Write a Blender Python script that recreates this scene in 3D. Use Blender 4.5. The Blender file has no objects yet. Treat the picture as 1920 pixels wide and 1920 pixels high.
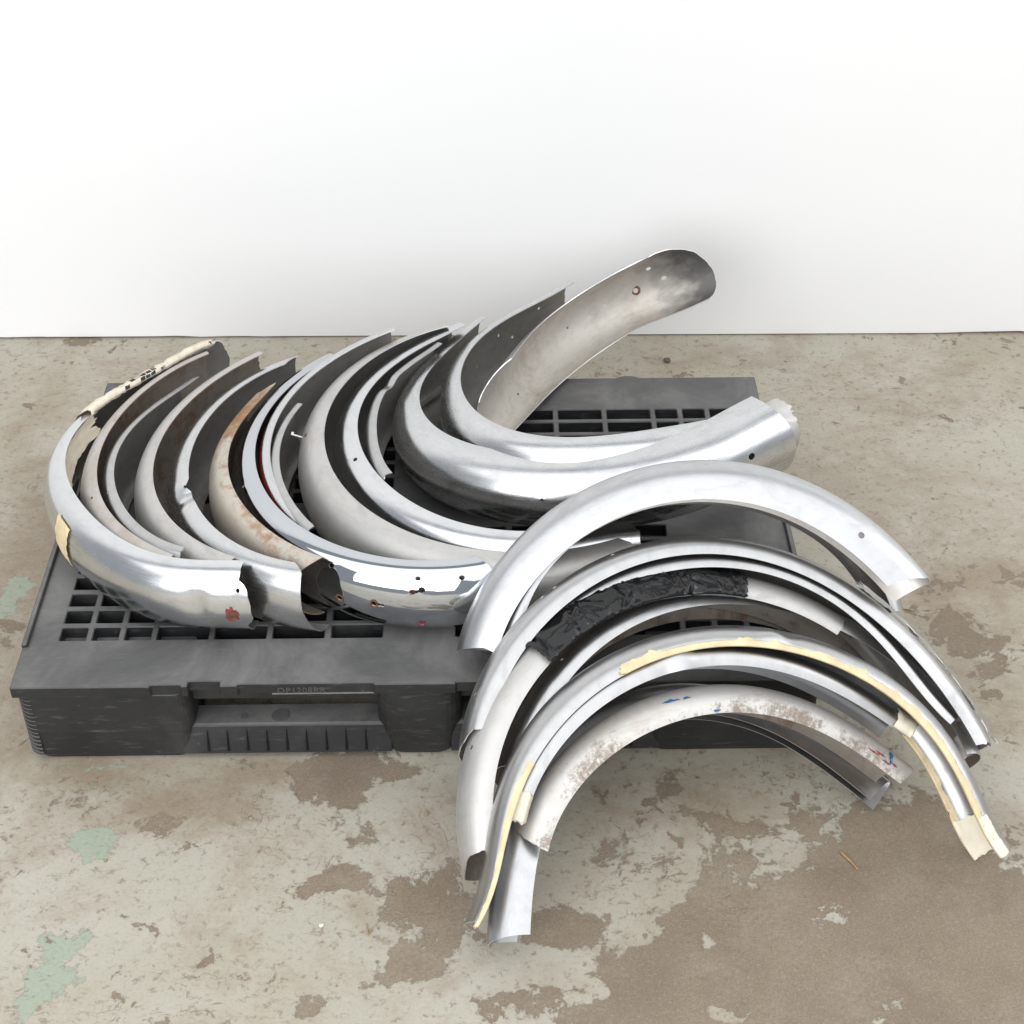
import bpy, bmesh, math, random
import numpy as np
from mathutils import Vector, Matrix, noise as mnoise

scene = bpy.context.scene
COL = scene.collection
R_ = math.radians

# ------------------------------------------------------------------ camera
CAM_LOC = (0.7171, -1.7212, 1.8521)
CAM_PITCH, CAM_YAW, CAM_ROLL = 0.672549, 0.0125924, -0.0025515
cp, sp = math.cos(CAM_PITCH), math.sin(CAM_PITCH)
cyw, syw = math.cos(CAM_YAW), math.sin(CAM_YAW)
fwd = Vector((syw * cp, cyw * cp, -sp))
rgt = Vector((cyw, -syw, 0))
upv = rgt.cross(fwd)
cr, sr = math.cos(CAM_ROLL), math.sin(CAM_ROLL)
rgt, upv = rgt * cr + upv * sr, upv * cr - rgt * sr
cam_data = bpy.data.cameras.new('camera')
cam_data.sensor_width = 36.0
cam_data.lens = 3058.3456 / 1920 * 36
cam_data.clip_start, cam_data.clip_end = 0.05, 200
cam = bpy.data.objects.new('camera', cam_data)
COL.objects.link(cam)
M3 = Matrix((rgt, upv, -fwd)).transposed()
cam.matrix_world = Matrix.Translation(CAM_LOC) @ M3.to_4x4()
scene.camera = cam

# ------------------------------------------------------------------ world and lamps (indoor photo studio)
world = bpy.data.worlds.new('World')
scene.world = world
world.use_nodes = True
bg = world.node_tree.nodes['Background']
bg.inputs['Color'].default_value = (0.88, 0.93, 1.0, 1)
bg.inputs['Strength'].default_value = 0.38

def area_lamp(name, loc, target, sx, sy, power, color=(1, 1, 1)):
    d = bpy.data.lights.new(name, 'AREA')
    d.shape = 'RECTANGLE'
    d.size, d.size_y, d.energy, d.color = sx, sy, power, color
    o = bpy.data.objects.new(name, d)
    COL.objects.link(o)
    o.location = loc
    o.rotation_euler = (Vector(target) - Vector(loc)).to_track_quat('-Z', 'Y').to_euler()
    return o

area_lamp('ceiling_softbox', (0.6, -2.6, 3.7), (0.6, -2.5, 0.0), 8.0, 6.0, 185, (1, 1, 1))
area_lamp('rear_left_softbox', (-1.0, -3.9, 2.1), (0.6, 0.9, 0.5), 4.6, 2.6, 120, (1, 1, 1))
area_lamp('right_softbox', (3.9, 0.0, 2.0), (0.9, 0.2, 0.3), 1.8, 1.8, 20, (1, 1, 1))

scene.view_settings.view_transform = 'Standard'
scene.view_settings.look = 'None'
scene.view_settings.exposure = 0.23
scene.view_settings.gamma = 1.0
scene.view_settings.use_curve_mapping = False
scene.cycles.max_bounces = 10
scene.cycles.glossy_bounces = 6
scene.cycles.diffuse_bounces = 5

# ------------------------------------------------------------------ helpers
def tag(o, label=None, cat=None, group=None, kind=None):
    if label: o['label'] = label
    if cat: o['category'] = cat
    if group: o['group'] = group
    if kind: o['kind'] = kind
    return o

def link_mesh(name, mesh, mats, parent=None):
    o = bpy.data.objects.new(name, mesh)
    COL.objects.link(o)
    for m in (mats if isinstance(mats, (list, tuple)) else [mats]):
        mesh.materials.append(m)
    if parent is not None: o.parent = parent
    return o

def bm_obj(name, bm, mats, parent=None, smooth=False):
    me = bpy.data.meshes.new(name)
    bm.normal_update()
    bm.to_mesh(me)
    bm.free()
    if smooth: me.polygons.foreach_set('use_smooth', [True] * len(me.polygons))
    return link_mesh(name, me, mats, parent)

def bevelled(o, width, seg=2, angle=35):
    m = o.modifiers.new('bevel', 'BEVEL')
    m.width, m.segments, m.limit_method, m.angle_limit = width, seg, 'ANGLE', R_(angle)
    return o

# ---- node helpers
class NT:
    def __init__(self, name):
        self.m = bpy.data.materials.new(name)
        self.m.use_nodes = True
        self.t = self.m.node_tree
        self.b = self.t.nodes['Principled BSDF']
    def n(self, typ, **kw):
        nd = self.t.nodes.new(typ)
        for k, v in kw.items():
            if k in nd.inputs: nd.inputs[k].default_value = v
            else: setattr(nd, k, v)
        return nd
    def l(self, a, b): self.t.links.new(a, b)
    def coord(self, kind='Object', scale=(1, 1, 1), loc=(0, 0, 0)):
        tc = self.n('ShaderNodeTexCoord')
        mp = self.n('ShaderNodeMapping')
        mp.inputs['Scale'].default_value = scale
        mp.inputs['Location'].default_value = loc
        self.l(tc.outputs[kind], mp.inputs['Vector'])
        return mp.outputs['Vector']
    def noise(self, vec, scale, detail=5, rough=.55, dist=0.0):
        nd = self.n('ShaderNodeTexNoise')
        nd.inputs['Scale'].default_value = scale
        nd.inputs['Detail'].default_value = detail
        nd.inputs['Roughness'].default_value = rough
        nd.inputs['Distortion'].default_value = dist
        self.l(vec, nd.inputs['Vector'])
        return nd.outputs['Fac']
    def ramp(self, fac, stops):
        nd = self.n('ShaderNodeValToRGB')
        cr_ = nd.color_ramp
        while len(cr_.elements) > 1: cr_.elements.remove(cr_.elements[-1])
        cr_.elements[0].position = stops[0][0]
        c = stops[0][1]
        cr_.elements[0].color = c if hasattr(c, '__len__') else (c, c, c, 1)
        for ps, c in stops[1:]:
            e = cr_.elements.new(ps)
            e.color = c if hasattr(c, '__len__') else (c, c, c, 1)
        self.l(fac, nd.inputs['Fac'])
        return nd.outputs['Color']
    def mix(self, fac, a, b, mode='MIX'):
        nd = self.n('ShaderNodeMix')
        nd.data_type = 'RGBA'
        nd.blend_type = mode
        for sock, v in ((nd.inputs[0], fac), (nd.inputs[6], a), (nd.inputs[7], b)):
            if hasattr(v, 'links') or hasattr(v, 'is_output'): self.l(v, sock)
            elif hasattr(v, '__len__'): sock.default_value = v if len(v) == 4 else (*v, 1)
            else: sock.default_value = v
        return nd.outputs[2]
    def math(self, op, a, b=None, clamp=False):
        nd = self.n('ShaderNodeMath')
        nd.operation = op
        nd.use_clamp = clamp
        for i, v in enumerate((a, b)):
            if v is None: continue
            if hasattr(v, 'is_output'): self.l(v, nd.inputs[i])
            else: nd.inputs[i].default_value = v
        return nd.outputs[0]
    def bump(self, height, strength=.2, dist=.002):
        nd = self.n('ShaderNodeBump')
        nd.inputs['Strength'].default_value = strength
        nd.inputs['Distance'].default_value = dist
        self.l(height, nd.inputs['Height'])
        self.l(nd.outputs['Normal'], self.b.inputs['Normal'])
    def set(self, **kw):
        for k, v in kw.items():
            k = k.replace('_', ' ')
            s = self.b.inputs[k]
            if hasattr(v, 'is_output'): self.l(v, s)
            else: s.default_value = v if not hasattr(v, '__len__') or len(v) == 4 else (*v, 1)
        return self.m

def srgb(r, g, b):
    f = lambda c: ((c / 255 + .055) / 1.055) ** 2.4 if c > 10 else c / 255 / 12.92
    return (f(r), f(g), f(b), 1)

# ------------------------------------------------------------------ materials
BROWN = [(0.482, -0.028, 0.069, 0.05, 1), (0.424, -0.059, 0.02, 0.027, 0.8), (0.575, -0.024, 0.041, 0.022, 0.7), (0.492, -0.231, 0.053, 0.019, 0.9), (0.599, -0.265, 0.056, 0.042, 1), (0.652, -0.303, 0.044, 0.051, 1), (0.596, -0.377, 0.04, 0.024, 1), (0.468, -0.442, 0.023, 0.018, 1), (0.636, -0.224, 0.038, 0.029, 0.6), (0.675, -0.429, 0.021, 0.033, 0.5), (0.547, -0.41, 0.028, 0.017, 0.5), (0.821, -0.323, 0.066, 0.032, 1), (0.76, -0.426, 0.057, 0.034, 0.8), (0.938, -0.416, 0.121, 0.095, 1.2), (1.123, -0.376, 0.188, 0.146, 1.3), (1.285, -0.29, 0.194, 0.168, 1.3), (1.148, -0.213, 0.099, 0.06, 1.1), (1.312, -0.156, 0.109, 0.047, 1), (1.372, -0.423, 0.142, 0.135, 1.2), (1.102, -0.153, 0.07, 0.031, 0.8), (1.008, -0.304, 0.074, 0.056, 0.9), (0.94, -0.228, 0.046, 0.029, 0.45), (0.889, -0.189, 0.046, 0.04, 0.4), (0.967, -0.089, 0.056, 0.042, 0.3), (0.881, -0.067, 0.032, 0.032, 0.4), (1.474, 0.407, 0.065, 0.051, 0.55), (1.528, 0.212, 0.079, 0.08, 0.5), (1.475, 0.291, 0.054, 0.055, 0.4), (1.607, 0.383, 0.055, 0.088, 0.4), (-0.154, 1.199, 0.045, 0.017, 0.8), (0.218, -0.118, 0.047, 0.042, 0.5), (0.104, -0.054, 0.056, 0.033, 0.4), (-0.088, 0.303, 0.027, 0.055, 0.5), (0.339, -0.015, 0.033, 0.017, 0.4)]
GREEN = [(0.125, -0.167, 0.037, 0.037, 1), (0.116, -0.352, 0.033, 0.036, 1), (0.11, -0.395, 0.039, 0.035, 1), (0.097, -0.432, 0.028, 0.019, 0.9), (0.112, -0.058, 0.024, 0.015, 0.8), (-0.109, 0.398, 0.026, 0.035, 1), (-0.118, 0.357, 0.018, 0.028, 0.9), (0.119, -0.007, 0.041, 0.007, 0.8), (0.248, -0.057, 0.032, 0.013, 0.7), (0.259, -0.017, 0.024, 0.009, 0.8), (0.155, -0.246, 0.026, 0.011, 0.7), (-0.023, 0.013, 0.016, 0.011, 0.3), (0.185, -0.226, 0.011, 0.01, 0.7), (0.213, -0.236, 0.011, 0.008, 0.6)]
PAINT = [(1.135, -0.193, 0.035, 0.03, 0.8), (1.17, -0.306, 0.041, 0.032, 0.8), (1.0, -0.344, 0.015, 0.018, 0.9), (0.948, -0.266, 0.03, 0.023, 0.7), (0.775, -0.388, 0.054, 0.03, 1), (0.831, -0.423, 0.028, 0.017, 0.8), (1.068, -0.24, 0.03, 0.019, 0.5), (0.957, -0.445, 0.021, 0.007, 0.7)]
STAIN = [(-0.1, 0.483, 0.113, 0.324, 0.9), (-0.032, 0.092, 0.076, 0.149, 0.9), (0.238, -0.098, 0.127, 0.053, 1), (0.122, -0.022, 0.13, 0.045, 0.9), (0.364, -0.021, 0.122, 0.028, 0.6), (-0.187, 0.887, 0.125, 0.233, 0.45), (0.034, 1.071, 0.218, 0.123, 0.4), (1.527, 0.357, 0.146, 0.177, 0.8), (1.507, 0.126, 0.102, 0.128, 0.7), (1.542, 0.968, 0.235, 0.18, 0.5), (1.435, 0.689, 0.179, 0.21, 0.45), (0.689, -0.085, 0.064, 0.064, 0.4), (0.967, -0.089, 0.159, 0.075, 0.6), (0.328, -0.364, 0.109, 0.081, 0.3), (1.236, 1.089, 0.219, 0.082, 0.45)]

def floor_material():
    k = NT('painted_concrete')
    v = k.coord('Object')
    at = k.n('ShaderNodeAttribute'); at.attribute_name = 'wear'
    sep = k.n('ShaderNodeSeparateColor'); k.l(at.outputs['Color'], sep.inputs['Color'])
    brown_bias, green_bias, stain_bias = sep.outputs[0], sep.outputs[1], sep.outputs[2]
    n_big = k.noise(v, 2.2, 9, .66, .15)
    n_mid = k.noise(v, 9, 9, .68, .6)
    n_fine = k.noise(v, 60, 8, .7)
    n_grain = k.noise(v, 330, 9, .8)
    # old paint, worn thin and stained
    paint = k.ramp(n_big, [(.3, srgb(186, 174, 152)), (.48, srgb(204, 198, 180)), (.7, srgb(214, 210, 196))])
    stain = k.ramp(k.noise(v, 4.3, 9, .70, .35), [(.50, 0), (.70, 1)])
    paint = k.mix(k.math('MULTIPLY', stain, .80), paint, srgb(176, 158, 136))
    st2 = k.ramp(k.noise(k.coord('Object', (1, 3, 1), (4, 2, 0)), 5.5, 9, .72, .4), [(.60, 0), (.72, 1)])
    paint = k.mix(k.math('MULTIPLY', st2, .75), paint, srgb(165, 134, 112))
    speck = k.ramp(n_fine, [(.56, 0), (.64, 1)])
    paint = k.mix(k.math('MULTIPLY', speck, .65), paint, srgb(140, 124, 105))
    light = k.ramp(k.noise(k.coord('Object', loc=(3, 7, 0)), 38, 7, .7), [(.58, 0), (.68, 1)])
    paint = k.mix(k.math('MULTIPLY', light, .35), paint, srgb(220, 216, 204))
    rub = k.math('ADD', k.math('MULTIPLY', stain_bias, .75), k.math('MULTIPLY', k.math('SUBTRACT', k.noise(k.coord('Object', (1, 1.4, 1), (0, 6, 0)), 8, 11, .74, .3), .42), 2.2))
    rub = k.ramp(k.math('MULTIPLY', rub, k.ramp(stain_bias, [(.0, .45), (.5, 1)])), [(.25, 0), (.95, 1)])
    paint = k.mix(k.math('MULTIPLY', rub, .75), paint, k.mix(n_fine, srgb(150, 128, 104), srgb(176, 156, 130)))
    # thin dark cracks in the paint film
    wv = k.n('ShaderNodeTexNoise'); wv.inputs['Scale'].default_value = 14; wv.inputs['Detail'].default_value = 6
    k.l(v, wv.inputs['Vector'])
    vm = k.n('ShaderNodeVectorMath'); vm.operation = 'MULTIPLY_ADD'
    k.l(wv.outputs['Color'], vm.inputs[0]); vm.inputs[1].default_value = (.34, .34, 0); k.l(v, vm.inputs[2])
    vor = k.n('ShaderNodeTexVoronoi'); vor.feature = 'DISTANCE_TO_EDGE'; vor.inputs['Scale'].default_value = 6
    k.l(vm.outputs[0], vor.inputs['Vector'])
    crack = k.ramp(vor.outputs['Distance'], [(.0, 1), (.006, 0)])
    cmask = k.ramp(k.noise(k.coord('Object', loc=(9, 1, 0)), 6, 5, .6), [(.50, 0), (.62, 1)])
    crack = k.math('MULTIPLY', crack, cmask)
    paint = k.mix(k.math('MULTIPLY', crack, .7), paint, srgb(120, 98, 80))
    # greenish older coat
    gmask = k.math('ADD', k.math('MULTIPLY', green_bias, .9), k.math('MULTIPLY', k.math('SUBTRACT', k.noise(k.coord('Object', loc=(2.7, 1.1, 0)), 13, 10, .68, .4), .5), 3.0))
    gmask = k.math('MULTIPLY', gmask, k.ramp(green_bias, [(.02, 0), (.1, 1)]))
    gm = k.ramp(gmask, [(.50, 0), (.53, 1)])
    gedge = k.ramp(gmask, [(.46, 0), (.50, 1), (.53, 1), (.56, 0)])
    paint = k.mix(k.math('MULTIPLY', gm, .85), paint, k.mix(n_fine, srgb(172, 186, 165), srgb(188, 200, 182)))
    paint = k.mix(k.math('MULTIPLY', gedge, .35), paint, srgb(135, 118, 96))
    # bare brown concrete where the paint has come off
    n_peel = k.math('ADD', k.math('MULTIPLY', k.noise(k.coord('Object', loc=(1.7, 5.1, 0)), 9, 11, .70, .35), .75), k.math('MULTIPLY', k.noise(k.coord('Object', loc=(2.2, 8, 0)), 42, 9, .7, .6), .25))
    bsum = k.math('ADD', brown_bias, k.math('MULTIPLY', k.math('SUBTRACT', n_peel, .5), 4.1))
    spots = k.noise(k.coord('Object', loc=(6, 3, 0)), 15, 8, .64, .8)
    bsum = k.math('ADD', bsum, k.math('MULTIPLY', k.math('MAXIMUM', k.math('SUBTRACT', spots, .585), 0), 7.0))
    bm_ = k.ramp(bsum, [(.50, 0), (.525, 1)])
    bedge = k.ramp(bsum, [(.40, 0), (.50, 1), (.515, 0)])
    conc = k.ramp(k.noise(v, 5, 7, .65), [(.3, srgb(152, 136, 116)), (.7, srgb(176, 160, 138))])
    conc = k.mix(k.math('MULTIPLY', k.ramp(n_grain, [(.44, 0), (.66, 1)]), .62), conc, srgb(112, 97, 82))
    conc = k.mix(k.math('MULTIPLY', k.ramp(k.noise(v, 95, 4, .6), [(.68, 0), (.76, 1)]), .5), conc, srgb(196, 184, 168))
    conc = k.mix(k.math('MULTIPLY', k.ramp(k.noise(k.coord('Object', (1, 2.2, 1)), 3.1, 8, .72, .5), [(.52, 0), (.75, 1)]), .4), conc, srgb(124, 112, 102))
    thin = k.math('MULTIPLY', k.ramp(k.noise(k.coord('Object', loc=(3, 3, 0)), 7, 10, .74), [(.46, 0), (.66, 1)]), k.ramp(k.noise(v, 120, 7, .75), [(.38, 0), (.62, 1)]))
    conc = k.mix(k.math('MULTIPLY', thin, .50), conc, srgb(196, 186, 166))
    col = k.mix(bm_, k.mix(k.math('MULTIPLY', bedge, .55), paint, srgb(128, 110, 90)), conc)
    dark = k.ramp(k.noise(k.coord('Object', loc=(2, 2, 0)), 130, 4, .6), [(.70, 0), (.76, 1)])
    col = k.mix(k.math('MULTIPLY', dark, .55), col, srgb(98, 84, 72))
    # clusters of small pits and scuffs where the film has blistered
    pit_zone = k.ramp(k.noise(k.coord('Object', loc=(8, 8, 0)), 3.4, 5, .6), [(.46, 0), (.60, 1)])
    pit = k.ramp(k.noise(k.coord('Object', (1, 1.6, 1), (5, 0, 0)), 48, 9, .75, .8), [(.56, 0), (.62, 1)])
    col = k.mix(k.math('MULTIPLY', k.math('MULTIPLY', pit, pit_zone), .6), col, srgb(134, 112, 92))
    gr1 = k.noise(k.coord('Object', loc=(1, 9, 0)), 190, 8, .78)
    gr2 = k.noise(k.coord('Object', (1, 1.8, 1), (7, 2, 0)), 75, 9, .76, .3)
    col = k.mix(k.math('MULTIPLY', k.ramp(gr1, [(.52, 0), (.70, 1)]), .28), col, srgb(118, 102, 84))
    col = k.mix(k.math('MULTIPLY', k.ramp(gr1, [(.32, 1), (.46, 0)]), .30), col, srgb(224, 218, 204))
    col = k.mix(k.math('MULTIPLY', k.ramp(gr2, [(.55, 0), (.66, 1)]), .28), col, srgb(142, 122, 100))
    hsv = k.n('ShaderNodeHueSaturation'); hsv.inputs['Value'].default_value = .67
    hsv.inputs['Saturation'].default_value = 1.0
    k.l(col, hsv.inputs['Color'])
    h = k.math('ADD', k.math('MULTIPLY', bm_, -.7), k.math('MULTIPLY', n_fine, .35))
    h = k.math('SUBTRACT', h, k.math('MULTIPLY', crack, .6))
    k.bump(h, .55, .0022)
    rough = k.mix(bm_, k.ramp(n_mid, [(.3, .48), (.7, .66)]), (.8, .8, .8))
    k.set(Roughness=rough, Base_Color=hsv.outputs['Color'])
    return k.m

def wall_material():
    k = NT('white_wall_paint')
    v = k.coord('Object')
    c = k.ramp(k.noise(v, 1.6, 4, .5), [(.3, (.89, .89, .89, 1)), (.7, (.91, .91, .91, 1))])
    spk = k.ramp(k.noise(k.coord('Object', (1, 1, 1.7)), 21, 6, .72), [(.735, 0), (.76, 1)])
    c = k.mix(k.math('MULTIPLY', spk, .22), c, (.42, .42, .44))
    k.bump(k.noise(v, 140, 5, .6), .06, .001)
    return k.set(Base_Color=c, Roughness=.7)

def plastic_material():
    k = NT('black_recycled_plastic')
    v = k.coord('Object')
    n1 = k.noise(v, 7, 8, .68, .4)
    n2 = k.noise(k.coord('Object', (1, 6, 6)), 22, 7, .7, .3)
    base = k.ramp(n1, [(.3, (.011, .0115, .013, 1)), (.55, (.019, .0195, .021, 1)), (.75, (.042, .042, .042, 1))])
    sc = k.ramp(n2, [(.56, 0), (.72, 1)])
    base = k.mix(k.math('MULTIPLY', sc, .42), base, (.15, .148, .142))
    dots = k.ramp(k.noise(v, 90, 4, .6), [(.71, 0), (.76, 1)])
    base = k.mix(k.math('MULTIPLY', dots, .5), base, (.26, .255, .245))
    # patchy lighter grey mixed in on what faces up
    g = k.n('ShaderNodeNewGeometry'); s = k.n('ShaderNodeSeparateXYZ'); k.l(g.outputs['Normal'], s.inputs[0])
    up = k.ramp(s.outputs['Z'], [(.55, 0), (.95, 1)])
    up_grey = k.math('MULTIPLY', up, k.ramp(k.noise(v, 5, 8, .7, .6), [(.3, .20), (.5, .46), (.72, .92)]))
    base = k.mix(up_grey, base, (.205, .202, .196))
    k.bump(k.math('ADD', n2, k.noise(v, 120, 5, .6)), .18, .0012)
    return k.set(Base_Color=base, Roughness=k.ramp(n1, [(.3, .42), (.7, .62)]))

def metal(name, base, rough, metallic=1.0, rim=0.0, mottle=.12, grime=None, grime_amt=0., scratch=.25, wave=.0, spots=None, spot_lo=.62, seed=0.0, cross=False, aniso=0.0):
    k = NT(name)
    # UV: metres along the arc, metres across it
    uv = k.coord('UV', loc=(seed, seed * 1.7, 0))
    n1 = k.noise(uv, 9, 7, .66, .5)
    n2 = k.noise(uv, 45, 7, .7, .3)
    lines = k.noise(k.coord('UV', (3, 90, 1) if not cross else (90, 4, 1), (seed, 0, 0)), 6, 5, .6)
    c = k.ramp(n1, [(.28, tuple(b * (1 - mottle) for b in base) + (1,)), (.72, tuple(min(1, b * (1 + mottle * .5)) for b in base) + (1,))])
    if grime:
        gm = k.ramp(k.math('ADD', k.math('MULTIPLY', n1, .6), k.math('MULTIPLY', n2, .4)), [(.47, 0), (.66, 1)])
        gm = k.math('MULTIPLY', gm, grime_amt)
        c = k.mix(gm, c, grime)
    pits = k.ramp(k.noise(k.coord('UV', loc=(seed + 5, 2, 0)), 150, 4, .6), [(.66, 0), (.73, 1)])
    pz = k.ramp(k.noise(k.coord('UV', loc=(seed + 8, 3, 0)), 12, 5, .6), [(.45, 0), (.65, 1)])
    c = k.mix(k.math('MULTIPLY', k.math('MULTIPLY', pits, pz), .6 if rough > .1 else .15), c, tuple(x * .38 for x in base))
    scr = k.ramp(k.noise(k.coord('UV', (2.2, 38, 1) if not cross else (38, 2.2, 1), (seed + 2, seed, 0)), 5.5, 7, .72, .25), [(.60, 0), (.70, 1)])
    c = k.mix(k.math('MULTIPLY', scr, .42 if rough > .1 else .04), c, tuple(min(1, x * 1.28) for x in base))
    smu = k.ramp(k.noise(k.coord('UV', (1, 2.5, 1), (seed + 11, 0, 0)), 14, 8, .7, .9), [(.52, 0), (.72, 1)])
    c = k.mix(k.math('MULTIPLY', smu, .46 if rough > .1 else .05), c, tuple(x * .62 for x in base))
    metal_v = metallic
    rv = k.math('ADD', k.math('MULTIPLY', k.math('SUBTRACT', n1, .5), .22 if rough > .1 else .05), rough)
    rv = k.math('ADD', rv, k.math('MULTIPLY', k.math('SUBTRACT', lines, .5), scratch * .3))
    if rough > .1: rv = k.math('ADD', rv, k.math('MULTIPLY', k.math('ADD', smu, scr), .10))
    if spots:
        sv = k.math('ADD', k.math('MULTIPLY', k.noise(k.coord('UV', loc=(seed + 3, 1, 0)), 7, 6, .6, .7), .62), k.math('MULTIPLY', n2, .38))
        if rim:
            sy = k.n('ShaderNodeSeparateXYZ'); k.l(k.coord('UV'), sy.inputs[0])
            near = k.ramp(sy.outputs['Y'], [(.004, 1), (.034, 0)])
            fn = k.noise(k.coord('UV', loc=(seed, 9, 0)), 165, 8, .75)
            sv = k.math('ADD', sv, k.math('MULTIPLY', k.math('MULTIPLY', near, k.math('SUBTRACT', fn, .30)), rim))
        sp_ = k.ramp(sv, [(spot_lo - .05, 0), (spot_lo, .55), (spot_lo + .06, 1)])
        col2 = k.mix(k.noise(uv, 30, 6, .7), spots, tuple(x * .45 for x in spots))
        c = k.mix(sp_, c, col2)
        metal_v = k.math('MULTIPLY', k.math('SUBTRACT', 1.0, sp_), metallic)
        rv = k.math('ADD', rv, k.math('MULTIPLY', sp_, .3), True)
    h = k.math('ADD', k.math('MULTIPLY', lines, .5 * scratch), k.math('MULTIPLY', n2, .25))
    if wave: h = k.math('ADD', h, k.math('MULTIPLY', n1, wave))
    k.bump(h, .05 if rough < .1 else .12, .001)
    k.set(Base_Color=c, Roughness=k.math('MAXIMUM', rv, .02), Metallic=metal_v)
    if aniso: k.b.inputs['Anisotropic'].default_value = aniso
    return k.m

def simple(name, base, rough=.6, metallic=0.0, nscale=40, amt=.25, bump=.2, kind='Object'):
    k = NT(name)
    v = k.coord(kind)
    n = k.noise(v, nscale, 6, .65)
    c = k.ramp(n, [(.3, tuple(b * (1 - amt) for b in base) + (1,)), (.7, tuple(min(1, b * (1 + amt * .6)) for b in base) + (1,))])
    k.bump(n, bump, .001)
    return k.set(Base_Color=c, Roughness=rough, Metallic=metallic)

def soot_inside():
    m = metal('sooty_pale_inner_face', (.60, .565, .515), .58, .7, 0, .14, (.34, .30, .25), .7, .4, seed=1.9)
    nt = m.node_tree; b = nt.nodes['Principled BSDF']
    col = b.inputs['Base Color'].links[0].from_socket
    tc = nt.nodes.new('ShaderNodeTexCoord'); sx = nt.nodes.new('ShaderNodeSeparateXYZ'); nt.links.new(tc.outputs['UV'], sx.inputs[0])
    nz = nt.nodes.new('ShaderNodeTexNoise'); nz.inputs['Scale'].default_value = 34; nz.inputs['Detail'].default_value = 7
    nt.links.new(tc.outputs['UV'], nz.inputs['Vector'])
    ma = nt.nodes.new('ShaderNodeMath'); ma.operation = 'MULTIPLY_ADD'; ma.inputs[1].default_value = .12
    nt.links.new(nz.outputs['Fac'], ma.inputs[0]); nt.links.new(sx.outputs['X'], ma.inputs[2])
    rp = nt.nodes.new('ShaderNodeValToRGB'); rp.color_ramp.elements[0].position = .03; rp.color_ramp.elements[0].color = (1, 1, 1, 1)
    rp.color_ramp.elements[1].position = .095; rp.color_ramp.elements[1].color = (0, 0, 0, 1)
    nt.links.new(ma.outputs[0], rp.inputs['Fac'])
    mx = nt.nodes.new('ShaderNodeMix'); mx.data_type = 'RGBA'
    nt.links.new(rp.outputs['Color'], mx.inputs[0]); nt.links.new(col, mx.inputs[6]); mx.inputs[7].default_value = (.16, .155, .15, 1)
    nt.links.new(mx.outputs[2], b.inputs['Base Color'])
    return m

M = {}
M['floor'] = floor_material()
M['wall'] = wall_material()
M['plastic'] = plastic_material()
M['bright'] = metal('bright_aluminium', (.72, .73, .745), .22, 1, 0, .10, (.50, .51, .53), .5, .6, seed=.3)
M['bright2'] = metal('satin_aluminium', (.67, .675, .685), .26, 1, 0, .10, (.45, .45, .45), .45, .7, seed=1.3)
M['satin'] = metal('brushed_grey_aluminium', (.55, .55, .55), .35, 1, 0, .12, (.34, .34, .35), .5, .8, seed=2.1)
M['satin2'] = metal('worn_satin_aluminium', (.58, .585, .595), .33, 1, 0, .12, (.40, .40, .405), .5, .9, seed=11.3)
M['dull'] = metal('oxidised_aluminium', (.60, .59, .57), .52, .78, 0, .10, (.40, .375, .34), .45, .3, seed=4.2)
M['dull_rusty'] = metal('oxidised_stained_metal', (.58, .565, .54), .52, .75, 0, .10, (.42, .34, .26), .7, .3, spots=(.42, .29, .19), spot_lo=.60, seed=5.4)
M['rusty'] = metal('rust_stained_pale_metal', (.58, .54, .47), .5, .55, 0, .15, (.42, .34, .25), .6, .3, spots=(.40, .22, .11), spot_lo=.545, seed=7.7)
M['patina'] = metal('pitted_white_metal', (.66, .645, .615), .5, .5, 0.62, .12, (.50, .44, .38), .7, .3, spots=(.38, .315, .255), spot_lo=.62, seed=9.1)
M['chrome'] = metal('chrome_plating', (.56, .58, .61), .04, 1, 0, .03, None, 0, .06, wave=.15, seed=2.7)
M['steel'] = metal('dark_bare_steel', (.42, .42, .425), .33, 1, 0, .14, (.25, .24, .23), .5, .6, seed=6.1)
M['inside'] = metal('dirty_inner_face', (.33, .318, .30), .55, .6, 0, .2, (.18, .16, .135), .7, .2, seed=8.5)
M['inside_rust'] = metal('rusty_inner_face', (.32, .285, .245), .6, .45, 0, .2, (.15, .115, .085), .8, .2, spots=(.22, .115, .06), spot_lo=.61, seed=3.5)
M['inside_pale'] = metal('pale_inner_face', (.58, .56, .53), .42, .85, 0, .14, (.36, .32, .275), .55, .4, seed=1.9)
M['inside_soot'] = soot_inside()
M['red'] = simple('dark_red_paint', (.16, .018, .02), .35, 0, 30, .3, .1)
M['edge'] = simple('raw_cut_edge', (.80, .80, .79), .35, .9, 60, .15, .1)
M['edge_rust'] = simple('rusty_cut_edge', (.40, .27, .18), .6, .4, 60, .4, .2)
M['tape'] = simple('yellowed_masking_tape', (.74, .61, .38), .6, 0, 35, .22, .4)
M['tape_pale'] = simple('pale_masking_tape', (.80, .74, .60), .6, 0, 35, .12, .35)
M['rustiron'] = simple('rusted_iron', (.17, .085, .05), .8, .2, 90, .5, .8)
M['redpaint'] = simple('flaked_red_paint', (.30, .055, .055), .6, 0, 120, .4, .4)
M['bluepaint'] = simple('blue_marker_paint', (.03, .10, .30), .5, 0, 120, .4, .2)
M['zinc'] = simple('zinc_plated_bolt', (.66, .66, .65), .3, 1, 50, .1, .1)
M['straw'] = simple('dry_straw', (.45, .29, .13), .7, 0, 60, .3, .3)
M['stone'] = simple('dark_grit', (.12, .105, .085), .8, 0, 60, .3, .5)

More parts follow.
